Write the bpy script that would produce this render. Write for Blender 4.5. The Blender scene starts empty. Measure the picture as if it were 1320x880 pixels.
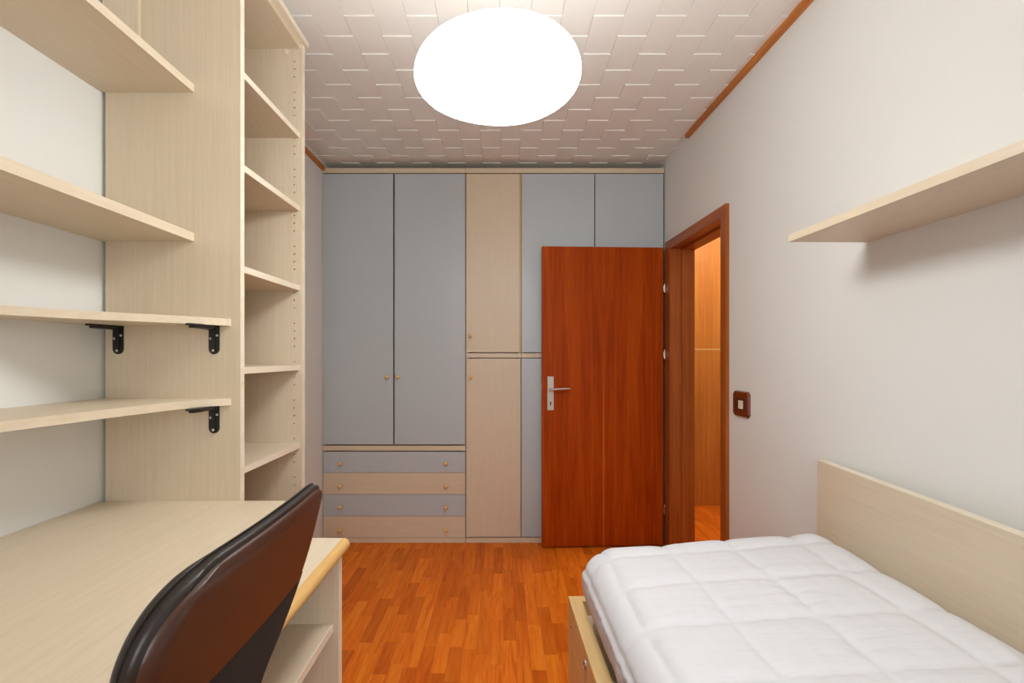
import bpy, bmesh, math, random
from mathutils import Vector, Matrix, noise

random.seed(7)
scene = bpy.context.scene
COL = scene.collection

# ------------------------------------------------------------------ camera
CAM_H = 1.319
cam_d = bpy.data.cameras.new('camera')
cam = bpy.data.objects.new('camera', cam_d); COL.objects.link(cam)
cam.location = (0, 0, CAM_H); cam.rotation_euler = (math.pi/2, 0, 0)
cam_d.sensor_width = 36; cam_d.lens = 647/1320*36
cam_d.shift_x = 12/1320; cam_d.shift_y = 19/1320
cam_d.clip_start = 0.02
scene.camera = cam

# ------------------------------------------------------------------ light
LAMP_STRENGTH = 18.5
HALL_WATTS = 19.0
WINDOW_WATTS = 27.0
world = bpy.data.worlds.new('world'); scene.world = world; world.use_nodes = True
wb = world.node_tree.nodes['Background']
wb.inputs[0].default_value = (0.80, 0.88, 1.0, 1); wb.inputs[1].default_value = 1.2
ld = bpy.data.lights.new('window_back_offscreen', 'AREA')
ld.shape = 'RECTANGLE'; ld.size = 1.2; ld.size_y = 1.5; ld.energy = WINDOW_WATTS; ld.color = (0.93, 0.98, 1.0)
lo = bpy.data.objects.new('window_back_offscreen', ld); COL.objects.link(lo)
lo.location = (0.45, -1.80, 1.62); lo.rotation_euler = (math.pi/2, 0, 0)   # shines towards +Y
hd = bpy.data.lights.new('hall_ceiling_offscreen', 'POINT')          # the hallway's own ceiling light, hidden behind the bedroom wall
hd.energy = HALL_WATTS; hd.color = (1.0, 0.86, 0.66); hd.shadow_soft_size = 0.10
ho = bpy.data.objects.new('hall_ceiling_offscreen', hd); COL.objects.link(ho); ho.location = (1.9, 3.45, 2.58)
scene.view_settings.view_transform = 'Standard'
scene.view_settings.look = 'None'
scene.view_settings.gamma = 1.0
scene.view_settings.use_curve_mapping = False
scene.view_settings.exposure = 0.52

# ------------------------------------------------------------------ materials
def lin(c):
    c = c/255.0
    return c/12.92 if c <= 0.04045 else ((c+0.055)/1.055)**2.4
def rgb(r, g, b): return (lin(r), lin(g), lin(b), 1)

def new_mat(name, rough=0.5, spec=0.5):
    m = bpy.data.materials.new(name); m.use_nodes = True
    n = m.node_tree.nodes; b = n['Principled BSDF']
    b.inputs['Roughness'].default_value = rough
    b.inputs['Specular IOR Level'].default_value = spec
    return m, m.node_tree, b

def plain(name, col, rough=0.5, spec=0.5, metal=0.0, noise_amt=0.0, noise_scale=6, bump=0.0, bump_scale=200):
    m, t, b = new_mat(name, rough, spec)
    b.inputs['Metallic'].default_value = metal
    b.inputs['Base Color'].default_value = col
    tc = t.nodes.new('ShaderNodeTexCoord')
    if noise_amt:
        nz = t.nodes.new('ShaderNodeTexNoise'); nz.inputs['Scale'].default_value = noise_scale; nz.inputs['Detail'].default_value = 5
        t.links.new(tc.outputs['Object'], nz.inputs['Vector'])
        mx = t.nodes.new('ShaderNodeMix'); mx.data_type = 'RGBA'
        mx.inputs['A'].default_value = tuple(c*(1-noise_amt) for c in col[:3])+(1,)
        mx.inputs['B'].default_value = tuple(min(1, c*(1+noise_amt)) for c in col[:3])+(1,)
        t.links.new(nz.outputs['Fac'], mx.inputs['Factor'])
        t.links.new(mx.outputs['Result'], b.inputs['Base Color'])
    if bump:
        nb = t.nodes.new('ShaderNodeTexNoise'); nb.inputs['Scale'].default_value = bump_scale; nb.inputs['Detail'].default_value = 3
        t.links.new(tc.outputs['Object'], nb.inputs['Vector'])
        bp = t.nodes.new('ShaderNodeBump'); bp.inputs['Strength'].default_value = bump; bp.inputs['Distance'].default_value = 0.002
        t.links.new(nb.outputs['Fac'], bp.inputs['Height']); t.links.new(bp.outputs['Normal'], b.inputs['Normal'])
    return m

def wood(name, stops, stretch, rough=0.45, spec=0.4, fine=0.25, detail=4, offset_random=False, tone=None, island=False, bookmatch=None, distortion=0.4, coat=0.0):
    """procedural grain: noise stretched along one axis through a colour ramp; optional per-piece tone"""
    m, t, b = new_mat(name, rough, spec)
    N, L = t.nodes, t.links
    if coat:
        b.inputs['Coat Weight'].default_value = coat; b.inputs['Coat Roughness'].default_value = 0.18
    tc = N.new('ShaderNodeTexCoord')
    vec = tc.outputs['Object']
    if bookmatch is not None:                       # veneer leaves mirrored about a joint
        sp = N.new('ShaderNodeSeparateXYZ'); L.new(vec, sp.inputs[0])
        sb = N.new('ShaderNodeMath'); sb.operation = 'SUBTRACT'; sb.inputs[1].default_value = bookmatch; L.new(sp.outputs['X'], sb.inputs[0])
        ab = N.new('ShaderNodeMath'); ab.operation = 'ABSOLUTE'; L.new(sb.outputs[0], ab.inputs[0])
        cb = N.new('ShaderNodeCombineXYZ'); L.new(ab.outputs[0], cb.inputs['X']); L.new(sp.outputs['Y'], cb.inputs['Y']); L.new(sp.outputs['Z'], cb.inputs['Z'])
        vec = cb.outputs[0]
    rnd = None
    if offset_random:
        if island:
            gi = N.new('ShaderNodeNewGeometry'); rnd = gi.outputs['Random Per Island']
        else:
            oi = N.new('ShaderNodeObjectInfo'); rnd = oi.outputs['Random']
        ml = N.new('ShaderNodeMath'); ml.operation = 'MULTIPLY'; ml.inputs[1].default_value = 73.0; L.new(rnd, ml.inputs[0])
        ad = N.new('ShaderNodeVectorMath'); ad.operation = 'ADD'; L.new(vec, ad.inputs[0]); L.new(ml.outputs[0], ad.inputs[1])
        vec = ad.outputs[0]
    mp = N.new('ShaderNodeMapping'); mp.inputs['Scale'].default_value = stretch; L.new(vec, mp.inputs['Vector'])
    nz = N.new('ShaderNodeTexNoise'); nz.inputs['Scale'].default_value = 1.0; nz.inputs['Detail'].default_value = detail
    nz.inputs['Roughness'].default_value = 0.6; nz.inputs['Distortion'].default_value = distortion
    L.new(mp.outputs[0], nz.inputs['Vector'])
    n2 = N.new('ShaderNodeTexNoise'); n2.inputs['Scale'].default_value = 5.0; n2.inputs['Detail'].default_value = 3
    L.new(mp.outputs[0], n2.inputs['Vector'])
    mix = N.new('ShaderNodeMix'); mix.data_type = 'FLOAT'; mix.inputs['Factor'].default_value = fine
    L.new(nz.outputs['Fac'], mix.inputs['A']); L.new(n2.outputs['Fac'], mix.inputs['B'])
    cr = N.new('ShaderNodeValToRGB'); L.new(mix.outputs['Result'], cr.inputs['Fac'])
    el = cr.color_ramp.elements
    while len(el) < len(stops): el.new(0.5)
    for e, (p, c) in zip(el, stops): e.position = p; e.color = c
    out = cr.outputs['Color']
    if tone:
        c2 = N.new('ShaderNodeValToRGB'); L.new(rnd, c2.inputs['Fac'])
        e2 = c2.color_ramp.elements
        while len(e2) < len(tone): e2.new(0.5)
        for e, (p, c) in zip(e2, tone): e.position = p; e.color = c
        mm = N.new('ShaderNodeMix'); mm.data_type = 'RGBA'; mm.blend_type = 'MULTIPLY'; mm.inputs['Factor'].default_value = 1.0
        L.new(out, mm.inputs['A']); L.new(c2.outputs['Color'], mm.inputs['B']); out = mm.outputs['Result']
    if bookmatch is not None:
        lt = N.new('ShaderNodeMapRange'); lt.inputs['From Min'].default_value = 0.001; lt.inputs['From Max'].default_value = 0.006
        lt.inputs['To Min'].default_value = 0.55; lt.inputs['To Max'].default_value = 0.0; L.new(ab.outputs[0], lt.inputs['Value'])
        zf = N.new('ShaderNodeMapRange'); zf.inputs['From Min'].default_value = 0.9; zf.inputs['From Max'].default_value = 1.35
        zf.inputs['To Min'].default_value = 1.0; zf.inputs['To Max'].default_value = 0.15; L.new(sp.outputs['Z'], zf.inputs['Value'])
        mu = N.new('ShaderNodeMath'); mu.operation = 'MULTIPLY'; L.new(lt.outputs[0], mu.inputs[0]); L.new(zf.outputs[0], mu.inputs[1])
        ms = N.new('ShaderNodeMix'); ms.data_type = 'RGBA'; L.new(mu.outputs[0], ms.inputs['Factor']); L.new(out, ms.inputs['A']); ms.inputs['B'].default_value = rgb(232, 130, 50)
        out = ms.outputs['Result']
    L.new(out, b.inputs['Base Color'])
    bp = N.new('ShaderNodeBump'); bp.inputs['Strength'].default_value = 0.06; bp.inputs['Distance'].default_value = 0.001
    L.new(mix.outputs['Result'], bp.inputs['Height']); L.new(bp.outputs['Normal'], b.inputs['Normal'])
    return m

B1, B2, B3 = rgb(209, 191, 164), rgb(215, 198, 172), rgb(221, 205, 180)
beige_stops = [(0.30, B1), (0.5, B2), (0.72, B3)]
M = {}
M['beige_v'] = wood('pale_ash_laminate_upright', beige_stops, (140, 140, 3), rough=0.42, fine=0.35)
M['beige_y'] = wood('pale_ash_laminate_lengthwise', beige_stops, (110, 3, 110), rough=0.38, fine=0.35)
M['beige_x'] = wood('pale_ash_laminate_crosswise', beige_stops, (3, 110, 110), rough=0.42, fine=0.35)
M['edge'] = wood('pale_edge_banding', [(0.3, rgb(224, 209, 184)), (0.7, rgb(238, 226, 206))], (30, 3, 30), rough=0.4)
M['nosing'] = wood('honey_wood_nosing', [(0.3, rgb(204, 158, 92)), (0.7, rgb(224, 182, 118))], (60, 3, 60), rough=0.35)
M['blue'] = plain('blue_grey_laminate', rgb(186, 193, 196), rough=0.33, spec=0.35, noise_amt=0.015, noise_scale=3)
M['knob'] = wood('turned_beech', [(0.3, rgb(222, 178, 112)), (0.7, rgb(238, 200, 140))], (80, 80, 30), rough=0.35)
M['wall'] = plain('warm_white_paint', rgb(228, 226, 221), rough=0.85, spec=0.2, noise_amt=0.012, noise_scale=2.0, bump=0.08, bump_scale=120)
M['ceiling'] = plain('white_polystyrene_tile', rgb(240, 237, 230), rough=0.8, spec=0.2, noise_amt=0.01)
M['white_paint'] = plain('white_gloss_paint', rgb(232, 232, 230), rough=0.35)
mah = [(0.28, rgb(136, 48, 7)), (0.45, rgb(160, 62, 9)), (0.6, rgb(176, 74, 13)), (0.78, rgb(196, 94, 22))]
M['door'] = wood('mahogany_veneer', mah, (20, 20, 0.9), rough=0.40, spec=0.06, fine=0.32, detail=6, bookmatch=0.426, distortion=1.2)
M['frame'] = wood('dark_mahogany_frame', [(0.3, rgb(138, 66, 18)), (0.7, rgb(182, 100, 38))], (40, 40, 1.5), rough=0.38)
M['frame_y'] = wood('dark_mahogany_header', [(0.3, rgb(138, 66, 18)), (0.7, rgb(182, 100, 38))], (40, 1.5, 40), rough=0.38)
M['trim'] = wood('orange_wood_moulding', [(0.3, rgb(178, 98, 26)), (0.7, rgb(210, 130, 46))], (40, 2, 40), rough=0.4)
M['hall_panel'] = wood('golden_veneer_panel', [(0.3, rgb(178, 104, 36)), (0.7, rgb(214, 140, 60))], (22, 22, 0.9), rough=0.4)
fl = [(0.28, rgb(200, 88, 18)), (0.48, rgb(232, 119, 30)), (0.75, rgb(245, 150, 50))]
tone = [(0.0, (0.70, 0.58, 0.50, 1)), (0.2, (0.84, 0.76, 0.68, 1)), (0.5, (0.92, 0.88, 0.82, 1)), (0.8, (1.0, 0.98, 0.92, 1)), (1.0, (1.0, 1.1, 0.95, 1))]
M['plank'] = wood('orange_parquet', fl, (38, 2.6, 38), rough=0.42, spec=0.10, offset_random=True, tone=tone, distortion=0.8)
M['plank_far'] = wood('orange_parquet_far', fl, (38, 2.6, 38), rough=0.42, spec=0.10, offset_random=True, tone=tone, island=True, distortion=0.8)
M['subfloor'] = plain('cement_screed', rgb(160, 152, 142), rough=0.9)
M['chrome'] = plain('satin_nickel', rgb(205, 203, 198), rough=0.3, metal=1.0)
M['plate'] = plain('brushed_aluminium_plate', rgb(196, 193, 186), rough=0.5, metal=0.3)
M['black'] = plain('black_enamel', rgb(26, 24, 23), rough=0.4)
M['screw'] = plain('zinc_screw', rgb(200, 198, 192), rough=0.35, metal=0.8)
M['vinyl'] = plain('dark_brown_vinyl', rgb(66, 36, 22), rough=0.36, spec=0.5, noise_amt=0.05, bump=0.12, bump_scale=260)
M['vinyl_edge'] = plain('black_vinyl_edging', rgb(36, 30, 27), rough=0.34, spec=0.5, bump=0.15, bump_scale=220)
M['mesh'] = plain('black_woven_fabric', rgb(24, 20, 19), rough=0.85, bump=0.5, bump_scale=420)
M['switch_wood'] = wood('red_brown_switch_plate', [(0.3, rgb(96, 40, 12)), (0.7, rgb(132, 62, 22))], (6, 60, 60), rough=0.3)
M['key'] = plain('cream_rocker', rgb(226, 216, 196), rough=0.35)
M['brown_key'] = plain('brown_rocker', rgb(84, 38, 16), rough=0.35)
M['rail'] = wood('pale_honey_rail', [(0.3, rgb(216, 180, 122)), (0.7, rgb(230, 198, 144))], (60, 3, 60), rough=0.4)

# white quilted cotton
m, t, b = new_mat('white_cotton', 0.85, 0.2)
b.inputs['Base Color'].default_value = rgb(218, 217, 220)
tc = t.nodes.new('ShaderNodeTexCoord'); nz = t.nodes.new('ShaderNodeTexNoise'); nz.inputs['Scale'].default_value = 22; nz.inputs['Detail'].default_value = 5
mp = t.nodes.new('ShaderNodeMapping'); mp.inputs['Scale'].default_value = (0.6, 1.6, 1.0)
t.links.new(tc.outputs['Object'], mp.inputs['Vector']); t.links.new(mp.outputs[0], nz.inputs['Vector'])
bp = t.nodes.new('ShaderNodeBump'); bp.inputs['Strength'].default_value = 0.35; bp.inputs['Distance'].default_value = 0.008
t.links.new(nz.outputs['Fac'], bp.inputs['Height']); t.links.new(bp.outputs['Normal'], b.inputs['Normal'])
M['cotton'] = m

def emitter(name, col, s):
    m, t, b = new_mat(name, 0.4)
    b.inputs['Base Color'].default_value = (0.9, 0.9, 0.9, 1)
    b.inputs['Emission Color'].default_value = col; b.inputs['Emission Strength'].default_value = s
    return m
M['lamp'] = emitter('lit_opal_diffuser', (0.945, 0.985, 0.995, 1), LAMP_STRENGTH)
# window glass
m = bpy.data.materials.new('window_glass'); m.use_nodes = True; t = m.node_tree; t.nodes.clear()
o_ = t.nodes.new('ShaderNodeOutputMaterial'); tr = t.nodes.new('ShaderNodeBsdfTransparent'); gl = t.nodes.new('ShaderNodeBsdfGlossy')
gl.inputs['Roughness'].default_value = 0.02; mx = t.nodes.new('ShaderNodeMixShader'); mx.inputs[0].default_value = 0.06
t.links.new(tr.outputs[0], mx.inputs[1]); t.links.new(gl.outputs[0], mx.inputs[2]); t.links.new(mx.outputs[0], o_.inputs[0])
M['glass'] = m

# ------------------------------------------------------------------ builders
def bm_box(bm, x0, x1, y0, y1, z0, z1):
    vs = [bm.verts.new((x, y, z)) for x in (x0, x1) for y in (y0, y1) for z in (z0, z1)]
    for f in ((0, 1, 3, 2), (4, 6, 7, 5), (0, 4, 5, 1), (2, 3, 7, 6), (0, 2, 6, 4), (1, 5, 7, 3)):
        bm.faces.new([vs[i] for i in f])
def bm_cyl(bm, p0, p1, r0, r1=None, n=14, caps=True):
    r1 = r0 if r1 is None else r1
    p0, p1 = Vector(p0), Vector(p1); d = (p1-p0).normalized()
    a = Vector((0, 0, 1)) if abs(d.z) < 0.9 else Vector((1, 0, 0))
    u = d.cross(a).normalized(); v = d.cross(u)
    A = [bm.verts.new(p0+(u*math.cos(2*math.pi*i/n)+v*math.sin(2*math.pi*i/n))*r0) for i in range(n)]
    Bv = [bm.verts.new(p1+(u*math.cos(2*math.pi*i/n)+v*math.sin(2*math.pi*i/n))*r1) for i in range(n)]
    for i in range(n): bm.faces.new((A[i], A[(i+1) % n], Bv[(i+1) % n], Bv[i]))
    if caps: bm.faces.new(A[::-1]); bm.faces.new(Bv)
def bm_prism(bm, pts, z0, z1):
    lo_ = [bm.verts.new((x, y, z0)) for x, y in pts]; hi = [bm.verts.new((x, y, z1)) for x, y in pts]
    n = len(pts)
    bm.faces.new(lo_[::-1]); bm.faces.new(hi)
    for i in range(n): bm.faces.new((lo_[i], lo_[(i+1) % n], hi[(i+1) % n], hi[i]))
def bm_lathe(bm, prof, axis_o, axis_d, n=18):
    """prof: list of (radius, distance along axis)"""
    o0 = Vector(axis_o); d = Vector(axis_d).normalized()
    a = Vector((0, 0, 1)) if abs(d.z) < 0.9 else Vector((1, 0, 0))
    u = d.cross(a).normalized(); v = d.cross(u); rings = []
    for r, h in prof:
        rings.append([bm.verts.new(o0+d*h+(u*math.cos(2*math.pi*i/n)+v*math.sin(2*math.pi*i/n))*max(r, 1e-5)) for i in range(n)])
    for A, Bv in zip(rings, rings[1:]):
        for i in range(n): bm.faces.new((A[i], A[(i+1) % n], Bv[(i+1) % n], Bv[i]))
    bm.faces.new(rings[0][::-1]); bm.faces.new(rings[-1])

def drill(o, cut_bm):
    """cut the shapes of cut_bm (in o's frame) out of o for good"""
    bmesh.ops.recalc_face_normals(cut_bm, faces=cut_bm.faces)
    cm = bpy.data.meshes.new('cutter'); cut_bm.to_mesh(cm); cut_bm.free()
    c = bpy.data.objects.new('cutter', cm); COL.objects.link(c)
    c.parent = o.parent
    md = o.modifiers.new('drill', 'BOOLEAN'); md.operation = 'DIFFERENCE'; md.solver = 'EXACT'; md.object = c
    bpy.context.view_layer.update()
    me = bpy.data.meshes.new_from_object(o.evaluated_get(bpy.context.evaluated_depsgraph_get()))
    o.modifiers.clear(); o.data = me
    bpy.data.objects.remove(c)
def finish(name, bm, mat, parent=None, bevel=0.0, smooth=False, local=True, segs=2):
    if bevel:
        bmesh.ops.bevel(bm, geom=[e for e in bm.edges if e.calc_face_angle(0) > 0.6], offset=bevel, segments=segs, profile=0.5, affect='EDGES', clamp_overlap=True)
    bmesh.ops.recalc_face_normals(bm, faces=bm.faces)
    me = bpy.data.meshes.new(name); bm.to_mesh(me); bm.free()
    if isinstance(mat, str): mat = M[mat]
    me.materials.append(mat)
    if smooth:
        for p in me.polygons: p.use_smooth = True
        try: me.set_sharp_from_angle(angle=math.radians(40))
        except Exception: pass
    o = bpy.data.objects.new(name, me); COL.objects.link(o)
    if parent is not None: o.parent = parent
    return o
def box(name, x0, x1, y0, y1, z0, z1, mat, parent=None, bevel=0.0):
    """coordinates are in the parent's frame"""
    bm = bmesh.new(); bm_box(bm, min(x0, x1), max(x0, x1), min(y0, y1), max(y0, y1), min(z0, z1), max(z0, z1))
    return finish(name, bm, mat, parent, bevel)
def tag(o, label=None, cat=None, group=None, kind=None):
    if label: o['label'] = label
    if cat: o['category'] = cat
    if group: o['group'] = group
    if kind: o['kind'] = kind
    return o
def thing(name, label, cat, loc=(0, 0, 0), rotz=0.0, group=None, kind=None):
    o = bpy.data.objects.new(name, None); COL.objects.link(o)
    o.empty_display_size = 0.1
    o.location = loc; o.rotation_euler = (0, 0, rotz)
    return tag(o, label, cat, group, kind)

# ------------------------------------------------------------------ room data
XL = -1.275                      # left wall
YW = 3.548                       # wardrobe fronts
YB = -1.70                       # wall behind the camera
CEIL = 2.70
XR0, RSLOPE = 1.146, 0.0235      # right wall is a little out of square
THETA = math.atan(RSLOPE)
RW = (XR0, YW, 0)                # origin of the right wall's frame (local x into the wall, y along it away from camera)
def wall_x(y): return XR0 + RSLOPE*(YW-y)

# ---- floor: parquet strips
floor = box('floor', -1.45, 2.60, -1.85, 4.62, -0.12, -0.012, 'subfloor')
tag(floor, 'orange strip parquet floor running from desk to wardrobe', 'floor', kind='structure')
PW = 0.0605
lens_ = [0.24, 0.30, 0.36, 0.42]
pm = {}
for Ln in lens_:
    bm = bmesh.new(); bm_box(bm, 0.0002, PW-0.0002, 0.0002, Ln-0.0002, -0.012, 0.0)
    me = bpy.data.meshes.new('plank'); bmesh.ops.recalc_face_normals(bm, faces=bm.faces); bm.to_mesh(me); bm.free(); me.materials.append(M['plank'])
    pm[Ln] = me
allp = []
x = -1.45
while x < 2.58:
    y = -1.85 - random.random()*0.3
    while y < 4.6:
        Ln = random.choice(lens_); allp.append((x, y, Ln)); y += Ln
    x += PW
def seen(p):
    X, Y = p[0]+PW/2, p[1]+p[2]/2
    if Y < 1.6: return 1e9+abs(Y)+abs(X)
    px, py = 648+647*X/Y, 459+647*CAM_H/Y
    hall = 890 < px < 940 and 645 < py < 705
    main = 430 < px < 905 and 695 < py < 930 and Y < 3.6
    return (Y if main else (5+Y if hall else 1e6 + math.hypot(X-0.1, Y-2.6)))
allp.sort(key=seen)
for X, Y, Ln in allp[:300]:
    o = bpy.data.objects.new('plank', pm[Ln]); COL.objects.link(o); o.parent = floor; o.location = (X, Y, 0)
bm = bmesh.new()
for X, Y, Ln in allp[300:]: bm_box(bm, X+0.0002, X+PW-0.0002, Y+0.0002, Y+Ln-0.0002, -0.012, 0)
tag(finish('plank_rest', bm, 'plank_far', floor), kind='stuff')

# ---- ceiling: half-offset tilted tiles
ceiling = box('ceiling', -1.45, 2.60, -1.85, 4.62, CEIL+0.012, CEIL+0.14, 'ceiling')
tag(ceiling, 'white ceiling of small tilted tiles in half-offset rows', 'ceiling', kind='structure')
TW, TH = 0.1264, 0.129           # tile width, half length
bm = bmesh.new()
g = 0.0006
x0, x1, y0, y1 = g, TW-g, g, 2*TH-g
low, high = -0.0046, 0.0
vs = [bm.verts.new(v) for v in ((x0, y0, 0.013), (x1, y0, 0.013), (x1, y1, 0.013), (x0, y1, 0.013),
                                 (x0, y0, low), (x1, y0, low), (x1, y1, high), (x0, y1, high))]
for f in ((0, 1, 2, 3), (4, 7, 6, 5), (0, 4, 5, 1), (2, 6, 7, 3), (0, 3, 7, 4), (1, 5, 6, 2)): bm.faces.new([vs[i] for i in f])
bmesh.ops.bevel(bm, geom=[e for e in bm.edges if max(v.co.z for v in e.verts) < 0.005], offset=0.0009, segments=1, affect='EDGES')
bmesh.ops.recalc_face_normals(bm, faces=bm.faces)
tile_me = bpy.data.meshes.new('ceiling_tile'); bm.to_mesh(tile_me); tile_me.materials.append(M['ceiling'])
tiles = []
for k in range(-10, 10):
    X = -0.012 + k*TW
    for n in range(-16, 8):
        Y = 2.161 + n*2*TH + (0 if k % 2 == 0 else TH)
        if X < XL-0.001 - TW or Y > 4.1 - 2*TH + 0.2 or Y < YB: continue
        if X < XL-0.01: continue
        if X > wall_x(Y + 2*TH)-0.006: continue
        tiles.append((X, Y))
tiles.sort(key=lambda p: abs(p[1]-2.7))
for X, Y in tiles[:300]:
    o = bpy.data.objects.new('ceiling_tile', tile_me); COL.objects.link(o); o.parent = ceiling; o.location = (X, Y, CEIL)
if len(tiles) > 300:
    b2 = bmesh.new()
    for X, Y in tiles[300:]:
        tmp = bm.copy(); tmp.transform(Matrix.Translation((X, Y, CEIL)))
        me_ = bpy.data.meshes.new('t'); tmp.to_mesh(me_); tmp.free(); b2.from_mesh(me_); bpy.data.meshes.remove(me_)
    tag(finish('ceiling_tile_rest', b2, 'ceiling', ceiling), kind='stuff')
bm.free()

# ---- walls
o = box('wall_left', XL-0.15, XL, -1.85, 4.3, -0.01, CEIL+0.05, 'wall'); tag(o, 'plain white wall behind the desk and open shelves', 'wall', kind='structure')
o = box('wall_front', XL, 1.12, 4.12, 4.27, -0.01, CEIL+0.05, 'wall'); tag(o, 'plain white wall hidden behind the tall wardrobe', 'wall', kind='structure')
bm = bmesh.new()                                     # right wall with the doorway
DO0, DO1, DZ = 2.636-YW, 3.414-YW, 2.062
for a, b_, z0, z1 in ((-5.4, DO0, -0.01, CEIL+0.05), (DO1, 0.60, -0.01, CEIL+0.05), (DO0, DO1, DZ, CEIL+0.05)):
    bm_box(bm, 0, 0.145, a, b_, z0, z1)
wr = finish('wall_right', bm, 'wall'); wr.location = RW; wr.rotation_euler.z = THETA
tag(wr, 'plain white wall with the doorway and the bed along it', 'wall', kind='structure')
bm = bmesh.new()                                     # wall behind the camera with its window
wx0, wx1, wz0, wz1 = -0.15, 1.05, 0.87, 2.37
for a, b_, z0, z1 in ((XL, wx0, 0, CEIL), (wx1, 1.27, 0, CEIL), (wx0, wx1, 0, wz0), (wx0, wx1, wz1, CEIL)):
    bm_box(bm, a, b_, YB-0.15, YB, z0-0.005, z1+0.01)
tag(finish('wall_back', bm, 'wall'), 'plain white wall with a wide window', 'wall', kind='structure')
win = thing('window_1', 'white casement window with two panes', 'window', (0.45, YB, wz0), kind='structure')
bm = bmesh.new()
for a, b_, z0, z1 in ((-0.60, -0.54, 0, 1.5), (0.54, 0.60, 0, 1.5), (-0.54, 0.54, 0, 0.06), (-0.54, 0.54, 1.44, 1.5), (-0.03, 0.03, 0.06, 1.44)):
    bm_box(bm, a, b_, -0.06, -0.01, z0, z1)
finish('window_frame', bm, 'white_paint', win)
for sx in (-0.54, 0.03): box('pane', sx, sx+0.51, -0.038, -0.032, 0.06, 1.44, 'glass', win)

# hall beyond the doorway
hx0 = 1.30
o = box('wall_hall_side', 2.45, 2.60, 1.20, 4.62, -0.01, CEIL+0.05, 'wall'); tag(o, 'plain hallway wall out of sight beyond the doorway', 'wall', kind='structure')
o = box('wall_hall_near', 1.34, 2.45, 1.05, 1.20, -0.01, CEIL+0.05, 'wall'); tag(o, 'plain hallway end wall behind the right-hand wall', 'wall', kind='structure')
YH = 4.445
o = box('wall_hall_far', 1.13, 2.45, YH+0.066, YH+0.17, -0.01, CEIL+0.05, 'wall'); tag(o, 'hallway wall behind the golden wood panels', 'wall', kind='structure')
hp = thing('hall_panelling', 'golden wood wall panels seen through the open doorway', 'panelling', (1.95, YH, 0))
box('upper_panel', -0.74, 0.49, 0, 0.03, 1.384, CEIL-0.02, 'hall_panel', hp, 0.002)
box('lower_panel', -0.74, 0.49, 0, 0.03, 0.010, 1.374, 'hall_panel', hp, 0.002)
box('panel_joint', -0.74, 0.49, -0.002, 0.04, 1.372, 1.386, 'nosing', hp)
box('backing', -0.74, 0.49, 0.03, 0.062, 0, CEIL-0.02, 'hall_panel', hp)
box('skirting', -0.74, 0.49, -0.008, 0.03, 0.0, 0.012, 'trim', hp)

# ceiling mouldings
bm = bmesh.new(); bm_box(bm, -0.024, 0.0, -5.2, 3.117-YW, 2.672, 2.697)
o = finish('trim_1', bm, 'trim', bevel=0.004); o.location = RW; o.rotation_euler.z = THETA
tag(o, 'thin orange wood moulding along ceiling above the bed wall', 'moulding', kind='structure')
o = box('trim_2', XL, XL+0.02, -1.6, YW-0.005, 2.628, 2.655, 'trim', bevel=0.004)
tag(o, 'thin orange wood moulding along top of desk wall', 'moulding', kind='structure')

# ---- door frame (right wall frame: x into the wall)
fr = thing('trim_3', 'dark mahogany frame lining the doorway', 'door frame', RW, THETA, kind='structure')
T = 0.018
fo0, fi0, fi1, fo1 = 2.589-YW, 2.650-YW, 3.400-YW, 3.492-YW
ztop, zin = 2.108, 2.048
box('architrave', -T, 0.002, fo0, fi0, 0, zin, 'frame', fr, 0.003)
box('architrave', -T, 0.002, fi1, fo1, 0, zin, 'frame', fr, 0.003)
box('header_architrave', -T, 0.002, fo0, fo1, zin, ztop, 'frame_y', fr, 0.003)
for (a, b_) in ((DO0, fi0), (fi1, DO1)):
    box('jamb', 0.002, 0.148, a, b_, 0, zin, 'frame', fr)
box('head_lining', 0.002, 0.148, DO0, DO1, zin, DZ, 'frame_y', fr)
box('door_stop', 0.062, 0.148, fi0, fi0+0.012, 0, zin, 'frame', fr, 0.002)
box('door_stop', 0.062, 0.148, fi1-0.012, fi1, 0, zin, 'frame', fr, 0.002)
box('door_stop', 0.062, 0.148, fi0, fi1, zin-0.012, zin, 'frame_y', fr, 0.002)

# ---- door leaf, swung open in front of the wardrobe
hx, hy, fx, fy = 1.116, 3.488, 0.272, 3.446
ang = math.atan2(hy-fy, hx-fx); DW = math.hypot(hx-fx, hy-fy)
door = thing('door_1', 'orange mahogany veneer door standing open before the wardrobe', 'door', (fx, fy, 0), ang, kind='structure')
leaf = box('leaf', 0, DW, 0, 0.040, 0.010, 2.074, 'door', door, 0.0025)
bx_, bz = 0.056, 1.105                                # handle plate
bm = bmesh.new(); bm_box(bm, bx_-0.021, bx_+0.021, -0.008, 0.001, bz-0.155, bz+0.075)
pl = finish('handle_plate', bm, 'plate', door, 0.003)
for tgt in (pl, leaf):                                # keyhole cut through plate and leaf: slot, then the round top
    bm = bmesh.new(); bm_box(bm, bx_-0.003, bx_+0.003, -0.02, 0.030, bz-0.127, bz-0.105); drill(tgt, bm)
    bm = bmesh.new(); bm_cyl(bm, (bx_, -0.02, bz-0.105), (bx_, 0.030, bz-0.105), 0.0065, n=12); drill(tgt, bm)
for dz in (0.06, 0.03, -0.14):
    bm = bmesh.new(); bm_lathe(bm, [(0.005, 0), (0.005, 0.001), (0.002, 0.002)], (bx_, -0.0078, bz+dz), (0, -1, 0), 10); finish('screw', bm, 'screw', pl)
bm = bmesh.new()
bm_cyl(bm, (bx_, -0.006, bz-0.012), (bx_, -0.05, bz-0.012), 0.010, 0.009)
bm_cyl(bm, (bx_-0.004, -0.05, bz-0.012), (bx_+0.125, -0.046, bz-0.006), 0.009, 0.0075)
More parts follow.
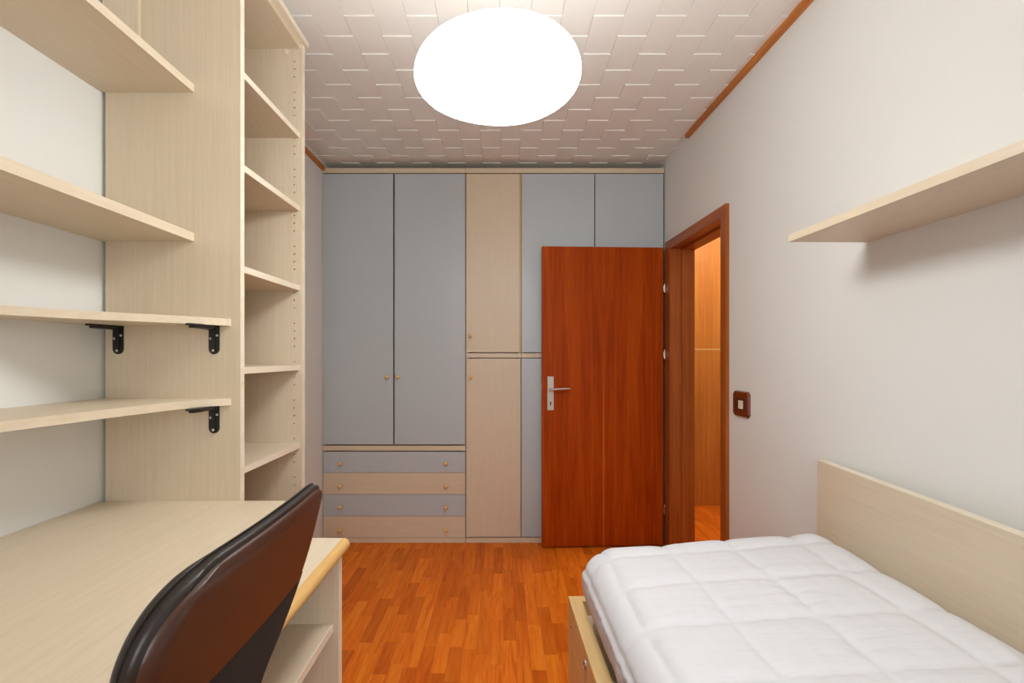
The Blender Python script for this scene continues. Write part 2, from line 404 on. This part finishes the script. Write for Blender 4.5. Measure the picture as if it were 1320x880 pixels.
bmesh.ops.create_uvsphere(bm, u_segments=12, v_segments=8, radius=0.0098, matrix=Matrix.Translation((bx_-0.002, -0.05, bz-0.012)))
bmesh.ops.create_uvsphere(bm, u_segments=12, v_segments=8, radius=0.0075, matrix=Matrix.Translation((bx_+0.125, -0.046, bz-0.006)))
finish('lever_handle', bm, 'chrome', door, smooth=True)
box('latch', -0.001, 0.001, 0.015, 0.025, bz-0.015, bz+0.02, 'screw', door)
for hz in (1.79, 1.33, 0.25):
    bm = bmesh.new(); bm_cyl(bm, (DW+0.008, -0.004, hz-0.03), (DW+0.008, -0.004, hz+0.03), 0.005); bm_cyl(bm, (DW+0.008, -0.004, hz+0.03), (DW+0.008, -0.004, hz+0.038), 0.005, 0.002)
    bm_box(bm, DW-0.001, DW+0.008, -0.003, 0.002, hz-0.02, hz+0.02)
    finish('hinge', bm, 'chrome', door, smooth=True)

# ---- wardrobe: three units side by side
K3 = YW/647
def WX(px): return (px-648)*K3
def WZ(py): return CAM_H+(459-py)*K3
def knob(parent, px, py, r=0.0145):
    bm = bmesh.new()
    bm_lathe(bm, [(0.008, 0), (0.007, 0.009), (0.010, 0.013), (r, 0.020), (r*1.02, 0.026), (r*0.85, 0.032), (r*0.45, 0.036), (0.001, 0.037)],
             (WX(px)-UX, -0.001, WZ(py)), (0, -1, 0), 16)
    return finish('knob', bm, 'knob', parent, smooth=True)
def front(name, px0, px1, py0, py1, mat, parent, gap=0.0022):
    """front panel as a part of its unit; y=0 is the front plane"""
    return box(name, WX(px0)-UX+gap, WX(px1)-UX-gap, 0, 0.019, WZ(py1)+gap, WZ(py0)-gap, mat, parent, 0.0015)
def carcass(parent, px0, px1):
    x0, x1 = WX(px0)-UX, WX(px1)-UX
    box('back_panel', x0+0.018, x1-0.018, 0.53, 0.545, 0.05, 2.60, 'beige_v', parent)
    for a, b_ in ((x0+0.001, x0+0.018), (x1-0.018, x1-0.001)): box('side_panel', a, b_, 0.022, 0.545, 0, 2.61, 'beige_v', parent)
    box('inner_shelf', x0+0.018, x1-0.018, 0.03, 0.53, 0.05, 0.07, 'beige_x', parent)
# left unit
UX = WX(507.5)
w1 = thing('wardrobe', 'wide wardrobe unit with two tall blue-grey doors above four striped drawers', 'wardrobe', (UX, YW, 0), group='wardrobe wall units')
carcass(w1, 415.5, 600)
box('cornice', WX(415)-UX, WX(599.7)-UX, -0.006, 0.50, WZ(223.2), WZ(217), 'beige_x', w1, 0.002)
d = front('door', 415.5, 507.2, 223.8, 573, 'blue', w1, 0.0025); knob(d, 500, 485.5)
d = front('door', 508.2, 599.6, 223.8, 573, 'blue', w1, 0.0025); knob(d, 514, 485.5)
front('middle_rail', 416, 600, 574.2, 580.6, 'beige_x', w1, 0.0005)
for i, (a, b_) in enumerate(((581.8, 609), (609, 637), (637, 665), (665, 692.8))):
    d = front('drawer', 416.2, 599.8, a, b_, 'blue' if i % 2 == 0 else 'beige_x', w1, 0.0014)
    zc = (596.3, 625.2, 652.4, 681.8)[i]
    knob(d, 439.5, zc, 0.0155); knob(d, 575.3, zc, 0.0155)
front('plinth', 416, 600, 693, 699.4, 'beige_x', w1, 0.0003)
# middle unit
UX = WX(636)
w2 = thing('wardrobe', 'narrow pale beige wardrobe unit with an upper and a lower door', 'wardrobe', (UX, YW, 0), group='wardrobe wall units')
carcass(w2, 600.2, 671.8)
box('cornice', WX(600.1)-UX, WX(671.8)-UX, -0.006, 0.50, WZ(223.2), WZ(217), 'beige_x', w2, 0.002)
d = front('door', 600.8, 670, 223.8, 454.3, 'beige_v', w2); knob(d, 606, 433, 0.0125)
front('middle_rail', 600.6, 671.8, 455, 460.8, 'beige_x', w2, 0.0006)
d = front('door', 600.8, 671, 461.4, 692, 'beige_v', w2); knob(d, 607, 486, 0.0125)
front('stile', 670, 671.8, 223.8, 454.3, 'nosing', w2, 0.0004)
front('plinth', 600.6, 671.8, 693, 699.4, 'beige_x', w2, 0.0003)
# right unit
UX = WX(764)
w3 = thing('wardrobe', 'wide blue-grey wardrobe unit half hidden behind the open door', 'wardrobe', (UX, YW, 0), group='wardrobe wall units')
carcass(w3, 672, 855)
box('cornice', WX(672)-UX, WX(856)-UX, -0.006, 0.50, WZ(223.2), WZ(217), 'beige_x', w3, 0.002)
front('door', 672.2, 766.6, 223.8, 454.3, 'blue', w3); front('door', 767, 855.4, 223.8, 454.3, 'blue', w3)
front('middle_rail', 672, 855.4, 455, 460.8, 'beige_x', w3, 0.0006)
front('door', 672.2, 766.6, 461.4, 692, 'blue', w3); front('door', 767, 855.4, 461.4, 692, 'blue', w3)
front('plinth', 672, 855.4, 693, 699.4, 'beige_x', w3, 0.0003)

# ---- pendant lamp
LZ = 2.114
lamp = thing('pendant_lamp', 'large glowing white pebble-shaped pendant lamp hanging from the ceiling', 'lamp', (-0.013, 1.42, LZ))
bm = bmesh.new()
bmesh.ops.create_uvsphere(bm, u_segments=64, v_segments=32, radius=1.0)
for v in bm.verts:
    a = math.atan2(v.co.y, v.co.x)
    w = 1 + 0.022*math.cos(2*(a-5.5)) - 0.016*math.cos(3*(a-3.93)) + 0.006*math.sin(5*a+0.6)
    v.co = Vector((v.co.x*0.2352*w, v.co.y*0.2352*w, v.co.z*0.0972*(1+0.03*math.sin(a*2+1))))
top = [f for f in bm.faces if f.calc_center_median().z > 0.079]
cap = bm.copy(); bmesh.ops.delete(bm, geom=top, context='FACES')
bmesh.ops.delete(cap, geom=[f for f in cap.faces if f.calc_center_median().z <= 0.073], context='FACES')
for v in cap.verts: v.co.x *= 1.004; v.co.y *= 1.004; v.co.z += 0.0015
finish('diffuser', bm, 'lamp', lamp, smooth=True)
finish('added_light_block', cap, 'white_paint', lamp, smooth=True)  # added opaque cap, out of view, blocks the lamp's upward light onto the ceiling
bm = bmesh.new(); bm_cyl(bm, (0, 0, 0.09), (0, 0, CEIL-LZ-0.02), 0.0018, n=8); finish('cable', bm, 'white_paint', lamp, smooth=True)
bm = bmesh.new(); bm_lathe(bm, [(0.055, -0.012), (0.055, 0.010), (0.02, 0.028), (0.004, 0.03)], (0, 0, CEIL-LZ), (0, 0, -1), 24); finish('ceiling_rose', bm, 'white_paint', lamp, smooth=True)

# ---- bookcase on the left
BX = -0.8336; BY0, BY1 = 1.5956, 2.115; NI, FI = 1.620, 2.087
bk = thing('bookcase', 'tall pale beige open bookcase with adjustable shelves beside the desk', 'bookcase', (XL+0.22, (BY0+BY1)/2, 0))
ox, oy = XL+0.22, (BY0+BY1)/2
def bbox_(name, x0, x1, y0, y1, z0, z1, mat, bevel=0.0015, parent=bk): return box(name, x0-ox, x1-ox, y0-oy, y1-oy, z0, z1, mat, parent, bevel)
XB = XL+0.012
bbox_('side_panel', XB, BX-0.0015, BY0, NI, 0, 2.618, 'beige_v')
far_panel = bbox_('side_panel', XB, BX-0.0015, FI, BY1, 0, 2.618, 'beige_v')
for a, b_ in ((BY0, NI), (FI, BY1)): bbox_('edge_band', BX-0.002, BX, a, b_, 0, 2.618, 'edge', 0.0005)
bbox_('back_panel', XB, XB+0.008, NI, FI, 0.05, 2.617, 'beige_v', 0)
bbox_('top_panel', XB+0.008, BX-0.01, NI, FI, 2.597, 2.6175, 'beige_y')
bbox_('cornice', XB, BX+0.014, BY0-0.001, BY1+0.008, 2.618, 2.640, 'edge', 0.002)
for zb in (2.2255, 1.922, 1.5916, 1.261, 0.936, 0.60, 0.28):
    s = bbox_('shelf', XB+0.008, BX-0.0125, NI, FI, zb, zb+0.022, 'beige_y')
    bbox_('shelf_edge', BX-0.0127, BX-0.0108, NI+0.0005, FI-0.0005, zb+0.0004, zb+0.0216, 'edge', 0.0004, s)
bbox_('plinth', XB+0.02, BX-0.03, NI, FI, 0, 0.06, 'beige_y')
bm = bmesh.new()
z = 0.40
while z < 2.56:
    n_ = int(round((z-0.4)/0.032))
    if n_ % 5 != 4:
        bm_cyl(bm, (-0.866-ox, FI-oy-0.004, z), (-0.866-ox, FI-oy+0.012, z), 0.0034, n=8)
    z += 0.032
drill(far_panel, bm)
bm = bmesh.new(); bm_lathe(bm, [(0.010, 0), (0.009, 0.003), (0.004, 0.003)], (-0.90-ox, FI-oy-0.0002, 2.585), (0, -1, 0), 12); finish('fitting_cap', bm, 'edge', bk)
bbox_('filler_strip', XL+0.012, -1.149, BY0-0.012, BY0-0.0005, 2.19, 2.617, 'beige_v')

# ---- wall shelves over the desk
ctr = [(-0.981, BY0-0.001)]
def flat_shelf(name, label, pts, z0, z1, group=None, mat='beige_y'):
    cx = sum(p[0] for p in pts)/len(pts); cy = sum(p[1] for p in pts)/len(pts)
    bm = bmesh.new(); bm_prism(bm, [(a-cx, b_-cy) for a, b_ in pts], 0, z1-z0)
    o = finish(name, bm, mat, None, 0.0015); o.location = (cx, cy, z0)
    return tag(o, label, 'shelf', group)
YN = 0.25
for (z0, z1, lab) in ((2.157, 2.182, 'straight beige wall shelf above the desk, uppermost on desk wall'),
                      (1.684, 1.711, 'straight beige wall shelf above the desk, next below the uppermost')):
    flat_shelf('wall_shelf', lab, [(XL-0.001, BY0-0.0001), (-0.981, BY0-0.0001), (-0.981, YN), (XL-0.001, YN)], z0, z1, 'beige wall shelves above the desk')
flat_shelf('tapered_shelf', 'tapering beige shelf held to the bookcase by two black brackets',
           [(XL-0.001, BY0-0.0001), (-0.863, BY0-0.0001), (-0.866, 1.575), (-0.905, 1.500), (-1.00, 1.395), (-1.09, 1.29), (-1.16, 1.157), (-1.20, 1.02), (-1.22, 0.80), (XL-0.001, 0.72)], 1.415, 1.437, 'beige wall shelves above the desk')
flat_shelf('tapered_shelf', 'tapering beige shelf just above the desk on a single black bracket',
           [(XL-0.001, BY0-0.0001), (-0.863, BY0-0.0001), (-0.868, 1.582), (-0.925, 1.53), (-0.958, 1.42), (-0.985, 1.28), (-1.022, 1.02), (-1.07, 0.78), (XL-0.001, 0.70)], 1.164, 1.186, 'beige wall shelves above the desk')
def bracket(X, ztop, arm, label):
    br = thing('shelf_bracket', label, 'bracket', (X, BY0, ztop), group='black shelf brackets')
    w = 0.0165
    bm = bmesh.new()
    pts = [(-w, 0.0)] + [(-w, -0.070)] + [(w*math.cos(a), -0.073+w*math.sin(a)) for a in [math.pi+math.pi*i/8 for i in range(9)]] + [(w, -0.070), (w, 0.0)]
    fa = [bm.verts.new((x, -0.004, z)) for x, z in pts]; ba = [bm.verts.new((x, 0.0005, z)) for x, z in pts]
    bm.faces.new(fa); bm.faces.new(ba[::-1])
    for i in range(len(pts)): bm.faces.new((fa[i], ba[i], ba[(i+1) % len(pts)], fa[(i+1) % len(pts)]))
    bm_box(bm, -0.006, 0.006, -0.008, -0.003, -0.078, -0.01)
    finish('wall_plate', bm, 'black', br)
    bm = bmesh.new()
    pts = [(-w, 0.0), (-w, -arm+0.03), (-w*0.45, -arm), (w*0.45, -arm), (w, -arm+0.03), (w, 0.0)]
    bm_prism(bm, pts, -0.005, 0.0005); bm_prism(bm, [(-w*0.8, 0), (-w*0.8, -arm+0.035), (-w*0.3, -arm+0.012), (w*0.3, -arm+0.012), (w*0.8, -arm+0.035), (w*0.8, 0)], -0.012, -0.004)
    bm_prism(bm, [(-w, 0), (-w, -0.02), (w, -0.02), (w, 0)], -0.012, 0)
    finish('shelf_arm', bm, 'black', br)
    for sx, sz in ((-0.010, -0.040), (0.010, -0.030), (0, -0.078)):
        bm = bmesh.new(); bm_lathe(bm, [(0.0042, 0), (0.0042, 0.0015), (0.002, 0.003)], (sx, -0.0042 - (0.004 if sx == 0 else 0), sz), (0, -1, 0), 10); finish('screw', bm, 'screw', br)
bracket(-1.2207, 1.415, 0.12, 'black metal bracket close to the wall under the two-bracket shelf')
bracket(-0.916, 1.415, 0.135, 'black metal bracket under the rounded end of the two-bracket shelf')
bracket(-0.916, 1.164, 0.135, 'only black metal bracket under the shelf nearest the desktop')

# ---- desk
dk = thing('desk', 'long pale beige desk along the wall with honey wood nosing', 'desk', (-0.8, 0.7, 0))
def dbox(name, x0, x1, y0, y1, z0, z1, mat, bevel=0.0015): return box(name, x0+0.8, x1+0.8, y0-0.7, y1-0.7, z0, z1, mat, dk, bevel)
DTOP, DTH = 0.860, 0.030
pts = [(XL+0.001, -0.05), (-0.405, -0.05), (-0.405, 1.268), (-0.50, 1.268), (-0.53, 1.31), (-0.58, 1.50), (-0.61, 1.575), (-0.66, BY0-0.0005), (XL+0.03, BY0-0.0005), (XL+0.001, BY0-0.03)]
bm = bmesh.new(); bm_prism(bm, [(a+0.8, b_-0.7) for a, b_ in pts], DTOP-DTH, DTOP); finish('desktop', bm, 'beige_y', dk, 0.001)
bm = bmesh.new()                                       # rounded front edge
prof = [(-0.405, DTOP), (-0.398, DTOP), (-0.391, DTOP-0.004), (-0.386, DTOP-0.012), (-0.386, DTOP-0.020), (-0.391, DTOP-0.027), (-0.398, DTOP-DTH), (-0.405, DTOP-DTH)]
A = [bm.verts.new((x+0.8, -0.05-0.7, z)) for x, z in prof]; Bv = [bm.verts.new((x+0.8, 1.268-0.7, z)) for x, z in prof]
for i in range(len(prof)): j = (i+1) % len(prof); bm.faces.new((A[i], A[j], Bv[j], Bv[i]))
bm.faces.new(A[::-1]); bm.faces.new(Bv); finish('front_nosing', bm, 'nosing', dk, smooth=True)
dbox('end_panel', XL+0.02, -0.4055, 1.237, 1.260, 0, DTOP-DTH, 'beige_v'); dbox('edge_band', -0.4055, -0.4035, 1.237, 1.260, 0, DTOP-DTH, 'edge', 0.0004)
dbox('end_panel', XL+0.02, -0.41, -0.03, -0.007, 0, DTOP-DTH, 'beige_v')
dbox('under_shelf', -0.78, -0.420, -0.007, 1.237, 0.640, 0.659, 'beige_y')
dbox('shelf_edge', -0.420, -0.418, -0.007, 1.237, 0.640, 0.659, 'edge', 0.0004)
dbox('under_shelf_divider', -0.80, -0.78, -0.007, 1.237, 0.56, DTOP-DTH, 'beige_y')

# ---- right-hand wall shelf
bm = bmesh.new(); bm_box(bm, -0.262, 0.0, -2.95, 1.637-YW, 0, 0.023)
o = finish('wall_shelf', bm, 'beige_y', None, 0.0015); o.location = (RW[0], RW[1], 1.690); o.rotation_euler.z = THETA
tag(o, 'long pale beige shelf fixed to the wall above the bed', 'beige_y')

# ---- light switch
sw = thing('light_switch', 'red-brown wooden switch plate with one cream rocker beside doorway', 'switch', (wall_x(2.452), 2.452, 1.086), THETA)
bm = bmesh.new()
hw, hh, ch = 0.077, 0.063, 0.014
pts = [(-hw, -hh+ch), (-hw+ch, -hh), (hw-ch, -hh), (hw, -hh+ch), (hw, hh-ch), (hw-ch, hh), (-hw+ch, hh), (-hw, hh-ch)]
fa = [bm.verts.new((-0.012, y*0.93, z*0.93)) for y, z in pts]; ba = [bm.verts.new((0.001, y, z)) for y, z in pts]
bm.faces.new(fa); bm.faces.new(ba[::-1])
for i in range(8): bm.faces.new((fa[i], ba[i], ba[(i+1) % 8], fa[(i+1) % 8]))
finish('plate', bm, 'switch_wood', sw, 0.002)
box('insert', -0.014, -0.011, -0.050, 0.050, -0.030, 0.030, 'brown_key', sw, 0.001)
box('rocker', -0.018, -0.0135, -0.030, 0.008, -0.022, 0.018, 'key', sw, 0.0015)
box('blank_rocker', -0.017, -0.0135, 0.012, 0.046, -0.022, 0.022, 'brown_key', sw, 0.0015)

# ---- bed (in the right wall's frame)
BF = 1.838-YW; BN = -0.12-YW
bed = thing('bed', 'single bed with pale beige back panel and honey wood drawers', 'bed', RW, THETA)
RO, RI, RT = -0.949, -0.905, 0.451
box('side_rail', RO, RI, BN, BF-0.038, 0.352, RT, 'rail', bed, 0.002)
box('foot_board', RO, -0.016, BF-0.038, BF, 0.0, RT, 'rail', bed, 0.002)
box('head_board', RO, -0.016, BN-0.03, BN, 0.0, RT, 'rail', bed, 0.002)
box('base_board', RI, -0.016, BN, BF-0.038, 0.36, 0.40, 'beige_y', bed)
box('plinth', RO+0.03, -0.03, BN, BF-0.05, 0.0, 0.05, 'rail', bed)
yy = BF-0.040
for i in range(2):
    d = box('drawer', RO+0.001, RO+0.020, yy-0.92, yy-0.003, 0.055, 0.349, 'rail', bed, 0.0015)
    bm = bmesh.new(); bm_lathe(bm, [(0.009, 0), (0.009, 0.008), (0.014, 0.018), (0.012, 0.026), (0.001, 0.028)], (RO+0.001, yy-0.46, 0.22), (-1, 0, 0), 14); finish('knob', bm, 'knob', d, smooth=True)
    yy -= 0.925
ly = 1.508-YW
bm = bmesh.new(); bm_lathe(bm, [(0.012, -0.001), (0.012, 0.003), (0.009, 0.005), (0.008, 0.0035)], (RO, ly, 0.408), (-1, 0, 0), 18); lk = finish('cam_lock', bm, 'chrome', bed, smooth=True)
bm = bmesh.new(); bm_cyl(bm, (RO-0.001, ly, 0.408), (RO-0.0052, ly, 0.408), 0.0078, n=14); finish('lock_core', bm, 'black', lk)
bm = bmesh.new(); bm_box(bm, RO-0.006, RO-0.004, ly-0.003, ly+0.003, 0.355, 0.398); bm_box(bm, RO-0.007, RO-0.003, ly-0.005, ly+0.005, 0.393, 0.402); finish('key_tag', bm, 'plate', lk)
bm = bmesh.new(); bm_cyl(bm, (RO+0.001, BF-0.06, 0.372), (RO-0.001, BF-0.06, 0.372), 0.004, n=10); finish('screw', bm, 'black', bed)
# long back panel against the wall, a touch askew
hb_far = 1.825-YW
bm = bmesh.new(); bm_box(bm, 0, 0.030, -1.95, 0, -0.94, 0.0)
hb = finish('back_panel', bm, 'beige_y', bed, 0.002)
hb.location = (-0.042, hb_far, 0.941); hb.rotation_euler = (math.radians(1.1), 0, math.radians(-2.6))
bm = bmesh.new(); bm_box(bm, 0.0005, 0.0295, -1.95, -0.0005, 0.0, 0.0018)
et = finish('edge_band', bm, 'edge', hb)

# ---- duvet
dv = None
bm = bmesh.new()
def duvet_point(q, lo3, hi3, r):
    c = Vector([min(max(q[i], lo3[i]+r), hi3[i]-r) for i in range(3)]); d_ = q-c
    n_ = d_.normalized() if d_.length > 1e-9 else Vector((0, 0, 1))
    return c+n_*r, n_
lo3 = Vector((-0.925, -0.07-YW, 0.445)); hi3 = Vector((-0.045, 1.786-YW, 0.690)); R_ = 0.115
nx, ny, nz_ = 110, 210, 34
def addface(fn, na, nb):
    gr = [[bm.verts.new(fn(i/na, j/nb)) for j in range(nb+1)] for i in range(na+1)]
    for i in range(na):
        for j in range(nb): bm.faces.new((gr[i][j], gr[i+1][j], gr[i+1][j+1], gr[i][j+1]))
L3 = hi3-lo3
# warp sampling so that corners get enough vertices
addface(lambda a, b_: (lo3.x+L3.x*a, lo3.y+L3.y*b_, hi3.z), nx, ny)
addface(lambda a, b_: (lo3.x+L3.x*a, lo3.y+L3.y*b_, lo3.z), nx//4, ny//4)
addface(lambda a, b_: (lo3.x, lo3.y+L3.y*a, lo3.z+L3.z*b_), ny, nz_)
addface(lambda a, b_: (hi3.x, lo3.y+L3.y*a, lo3.z+L3.z*b_), ny, nz_)
addface(lambda a, b_: (lo3.x+L3.x*a, hi3.y, lo3.z+L3.z*b_), nx, nz_)
addface(lambda a, b_: (lo3.x+L3.x*a, lo3.y, lo3.z+L3.z*b_), nx, nz_)
bmesh.ops.remove_doubles(bm, verts=bm.verts, dist=0.0004)
SX = [-0.862+0.214*i for i in range(5)]; SY = [1.420-YW-0.208*j for j in range(-1, 9)]
def quilt(x, y):
    dx = min(abs(x-s-0.004*math.sin(9*y+s*7)) for s in SX); dy = min(abs(y-s-0.004*math.sin(11*x+s*5)) for s in SY)
    f = (1-math.exp(-dx/0.016))*(1-math.exp(-dy/0.016))
    return f, dx, dy
for v in bm.verts:
    p, n_ = duvet_point(v.co.copy(), lo3, hi3, R_)
    f, dx, dy = quilt(p.x, p.y)
    topw = max(0, n_.z); sidew = max(0, 1-abs(n_.z))
    h = 0.0095*(f-0.8)*(0.35+0.65*topw) if n_.z > 0.05 else 0
    # pulled wrinkles running away from the stitching and down the sides
    wn = noise.noise(Vector((p.x*7, p.y*30, p.z*4)))*math.exp(-dx/0.05) + noise.noise(Vector((p.x*30, p.y*7, 3.0)))*math.exp(-dy/0.05)
    h += 0.0042*wn*topw
    h += 0.005*noise.noise(Vector((p.x*9, p.y*30, p.z*3)))*sidew
    h += 0.010*noise.noise(Vector((p.x*2.3, p.y*2.3, 1.7)))*topw
    if n_.z < 0.9 and n_.z > -0.2:                     # seam around the side
        h -= 0.005*math.exp(-((p.z-0.612)/0.010)**2)*sidew
        h += 0.004*math.exp(-((p.z-0.597)/0.007)**2)*sidew
    q = p+n_*h
    t_ = (q.x-lo3.x)/L3.x                              # fuller towards the wall
    if q.z > 0.5: q.z += (0.040*min(1, max(0, t_))**1.3 - 0.012*(1-t_))*(q.z-0.5)/0.2
    # follow the slightly askew back panel
    q.x += -0.0454*(1.825-YW-q.y)*max(0, t_)**2*1.0
    q.x = min(q.x, -0.0430 - 0.0454*(1.825-YW-q.y))      # lies against the panel
    v.co = q
dv = finish('duvet', bm, 'cotton', None, smooth=False)
for p in dv.data.polygons: p.use_smooth = True
dv.location = RW; dv.rotation_euler.z = THETA
tag(dv, 'plump white quilted duvet spread over the single bed', 'duvet')

# ---- office chair tucked up to the desk
CX, CY = -0.56, 0.6675
chr_ = thing('office_chair', 'office chair with brown vinyl back panel pushed up to the desk', 'chair', (CX, CY, 0))
# backrest outline: half width at height
ZT = 1.096
low_w = [(0.94, 0.180), (0.905, 0.146), (0.878, 0.115), (0.861, 0.090), (0.833, 0.070), (0.76, 0.056), (0.66, 0.052), (0.56, 0.055), (0.47, 0.06)]
def smooth_prof(p, n=3):                     # corner cutting keeps the outline round
    for _ in range(n):
        q = [p[0]]
        for (a0, b0), (a1, b1) in zip(p, p[1:]): q += [(a0*0.75+a1*0.25, b0*0.75+b1*0.25), (a0*0.25+a1*0.75, b0*0.25+b1*0.75)]
        p = q+[p[-1]]
    return p
prof = {1: smooth_prof([(ZT, 0.18), (1.0945, 0.216), (1.084, 0.232), (1.06, 0.234), (1.0, 0.224)]+low_w),
        -1: smooth_prof([(ZT, 0.08), (1.0945, 0.125), (1.086, 0.162), (1.074, 0.188), (1.055, 0.206), (1.025, 0.216), (0.99, 0.212)]+low_w)}
def hw_at(z, side):
    P = prof[side]
    if z >= P[0][0]: return P[0][1]
    for (z1, w1), (z0, w0) in zip(P, P[1:]):
        if z0 <= z <= z1: return w0+(w1-w0)*(z-z0)/max(z1-z0, 1e-9)
    return P[-1][1]
def back_x(z, y):          # x of the rear surface (local), leaning back at the top, wrapping round the sitter
    X = -0.303 - 0.19*max(0, ZT-z) + (0.05*max(0, 0.80-z))
    X -= 0.10*(abs(y)/0.22)**2*0.10
    return X-CX
def shell(name, zlist, off0, off1, mat, inset=0.0, ny_=40, rear_r=0.0, front_r=0.0, zone=0.03):
    """slab between two offsets in front of the rear surface, its rims rolled over by rear_r / front_r"""
    bm = bmesh.new(); front_, rear = [], []
    for z in zlist:
        rowf, rowr = [], []
        for i in range(ny_+1):
            s_ = math.sin((-1+2*i/ny_)*math.pi/2); w = max(hw_at(z, 1 if s_ > 0 else -1)-inset, 0.004); y = w*s_
            k = min(1.0, max(0, (abs(y)-(w-zone))/zone)); kz = min(1.0, max(0, (z-(ZT-zone))/zone)); k = max(k, kz)
            roll = 1-math.sqrt(max(0, 1-k*k))
            rowr.append(bm.verts.new((back_x(z, y)-off0-rear_r*roll, y, z-inset*min(1, max(0, (z-1.03)/0.06))))); rowf.append(bm.verts.new((back_x(z, y)-off1+front_r*roll, y, z-inset*min(1, max(0, (z-1.03)/0.06)))))
        front_.append(rowf); rear.append(rowr)
    n = len(zlist)
    for i in range(n-1):
        for j in range(ny_):
            bm.faces.new((rear[i][j], rear[i][j+1], rear[i+1][j+1], rear[i+1][j])); bm.faces.new((front_[i][j], front_[i+1][j], front_[i+1][j+1], front_[i][j+1]))
        bm.faces.new((rear[i][0], rear[i+1][0], front_[i+1][0], front_[i][0])); bm.faces.new((rear[i][ny_], front_[i][ny_], front_[i+1][ny_], rear[i+1][ny_]))
    for j in range(ny_):
        bm.faces.new((rear[0][j], front_[0][j], front_[0][j+1], rear[0][j+1])); bm.faces.new((rear[n-1][j], rear[n-1][j+1], front_[n-1][j+1], front_[n-1][j]))
    return finish(name, bm, mat, chr_, smooth=True)
def zs(z0, z1, n): return [z0+(z1-z0)*i/(n-1) for i in range(n)]
top_z = zs(1.0958, 1.088, 8)+zs(1.0865, 1.05, 20)+zs(1.047, 0.950, 22)
shell('back_cover', top_z, 0.0, 0.014, 'vinyl', inset=0.006, rear_r=0.012, zone=0.022)
shell('edge_piping', top_z+zs(0.945, 0.878, 9), 0.0215, 0.0250, 'vinyl_edge', inset=-0.0025, rear_r=0.001, front_r=0.001, zone=0.01)
shell('backrest_cushion', top_z+zs(0.945, 0.878, 9), 0.007, 0.037, 'vinyl_edge', rear_r=0.010, front_r=0.012, zone=0.020)
shell('back_web', zs(0.954, 0.50, 40), 0.001, 0.019, 'mesh', inset=0.001, rear_r=0.006, zone=0.012)
# lower half: seat, post, five-star base
bm = bmesh.new(); bm_box(bm, -0.26, 0.155, -0.21, 0.21, 0.425, 0.485); finish('seat', bm, 'mesh', chr_, 0.025, True, segs=4)
bm = bmesh.new(); bm_box(bm, -0.10, 0.20, -0.035, 0.035, 0.405, 0.425); bm_box(bm, 0.16, 0.185, -0.035, 0.035, 0.405, 0.53); finish('back_support', bm, 'black', chr_, 0.003)
bm = bmesh.new(); bm_lathe(bm, [(0.014, 0.41), (0.014, 0.28), (0.026, 0.28), (0.028, 0.08)], (-0.05, 0, 0), (0, 0, 1), 18); finish('gas_post', bm, 'black', chr_, smooth=True)
for i in range(5):
    a = 2*math.pi*i/5+0.3
    bm = bmesh.new(); bm_cyl(bm, (-0.05, 0, 0.095), (-0.05+0.25*math.cos(a), 0.25*math.sin(a), 0.07), 0.022, 0.013, 10); lg = finish('base_arm', bm, 'black', chr_, smooth=True)
    e = Vector((-0.05+0.25*math.cos(a), 0.25*math.sin(a), 0.0)); pd = Vector((-math.sin(a), math.cos(a), 0))
    bm = bmesh.new(); bm_cyl(bm, e+Vector((0, 0, 0.026))-pd*0.02, e+Vector((0, 0, 0.026))+pd*0.02, 0.026, n=16); bm_cyl(bm, e+Vector((0, 0, 0.03)), e+Vector((0, 0, 0.07)), 0.006, n=8); finish('caster', bm, 'black', lg, smooth=True)
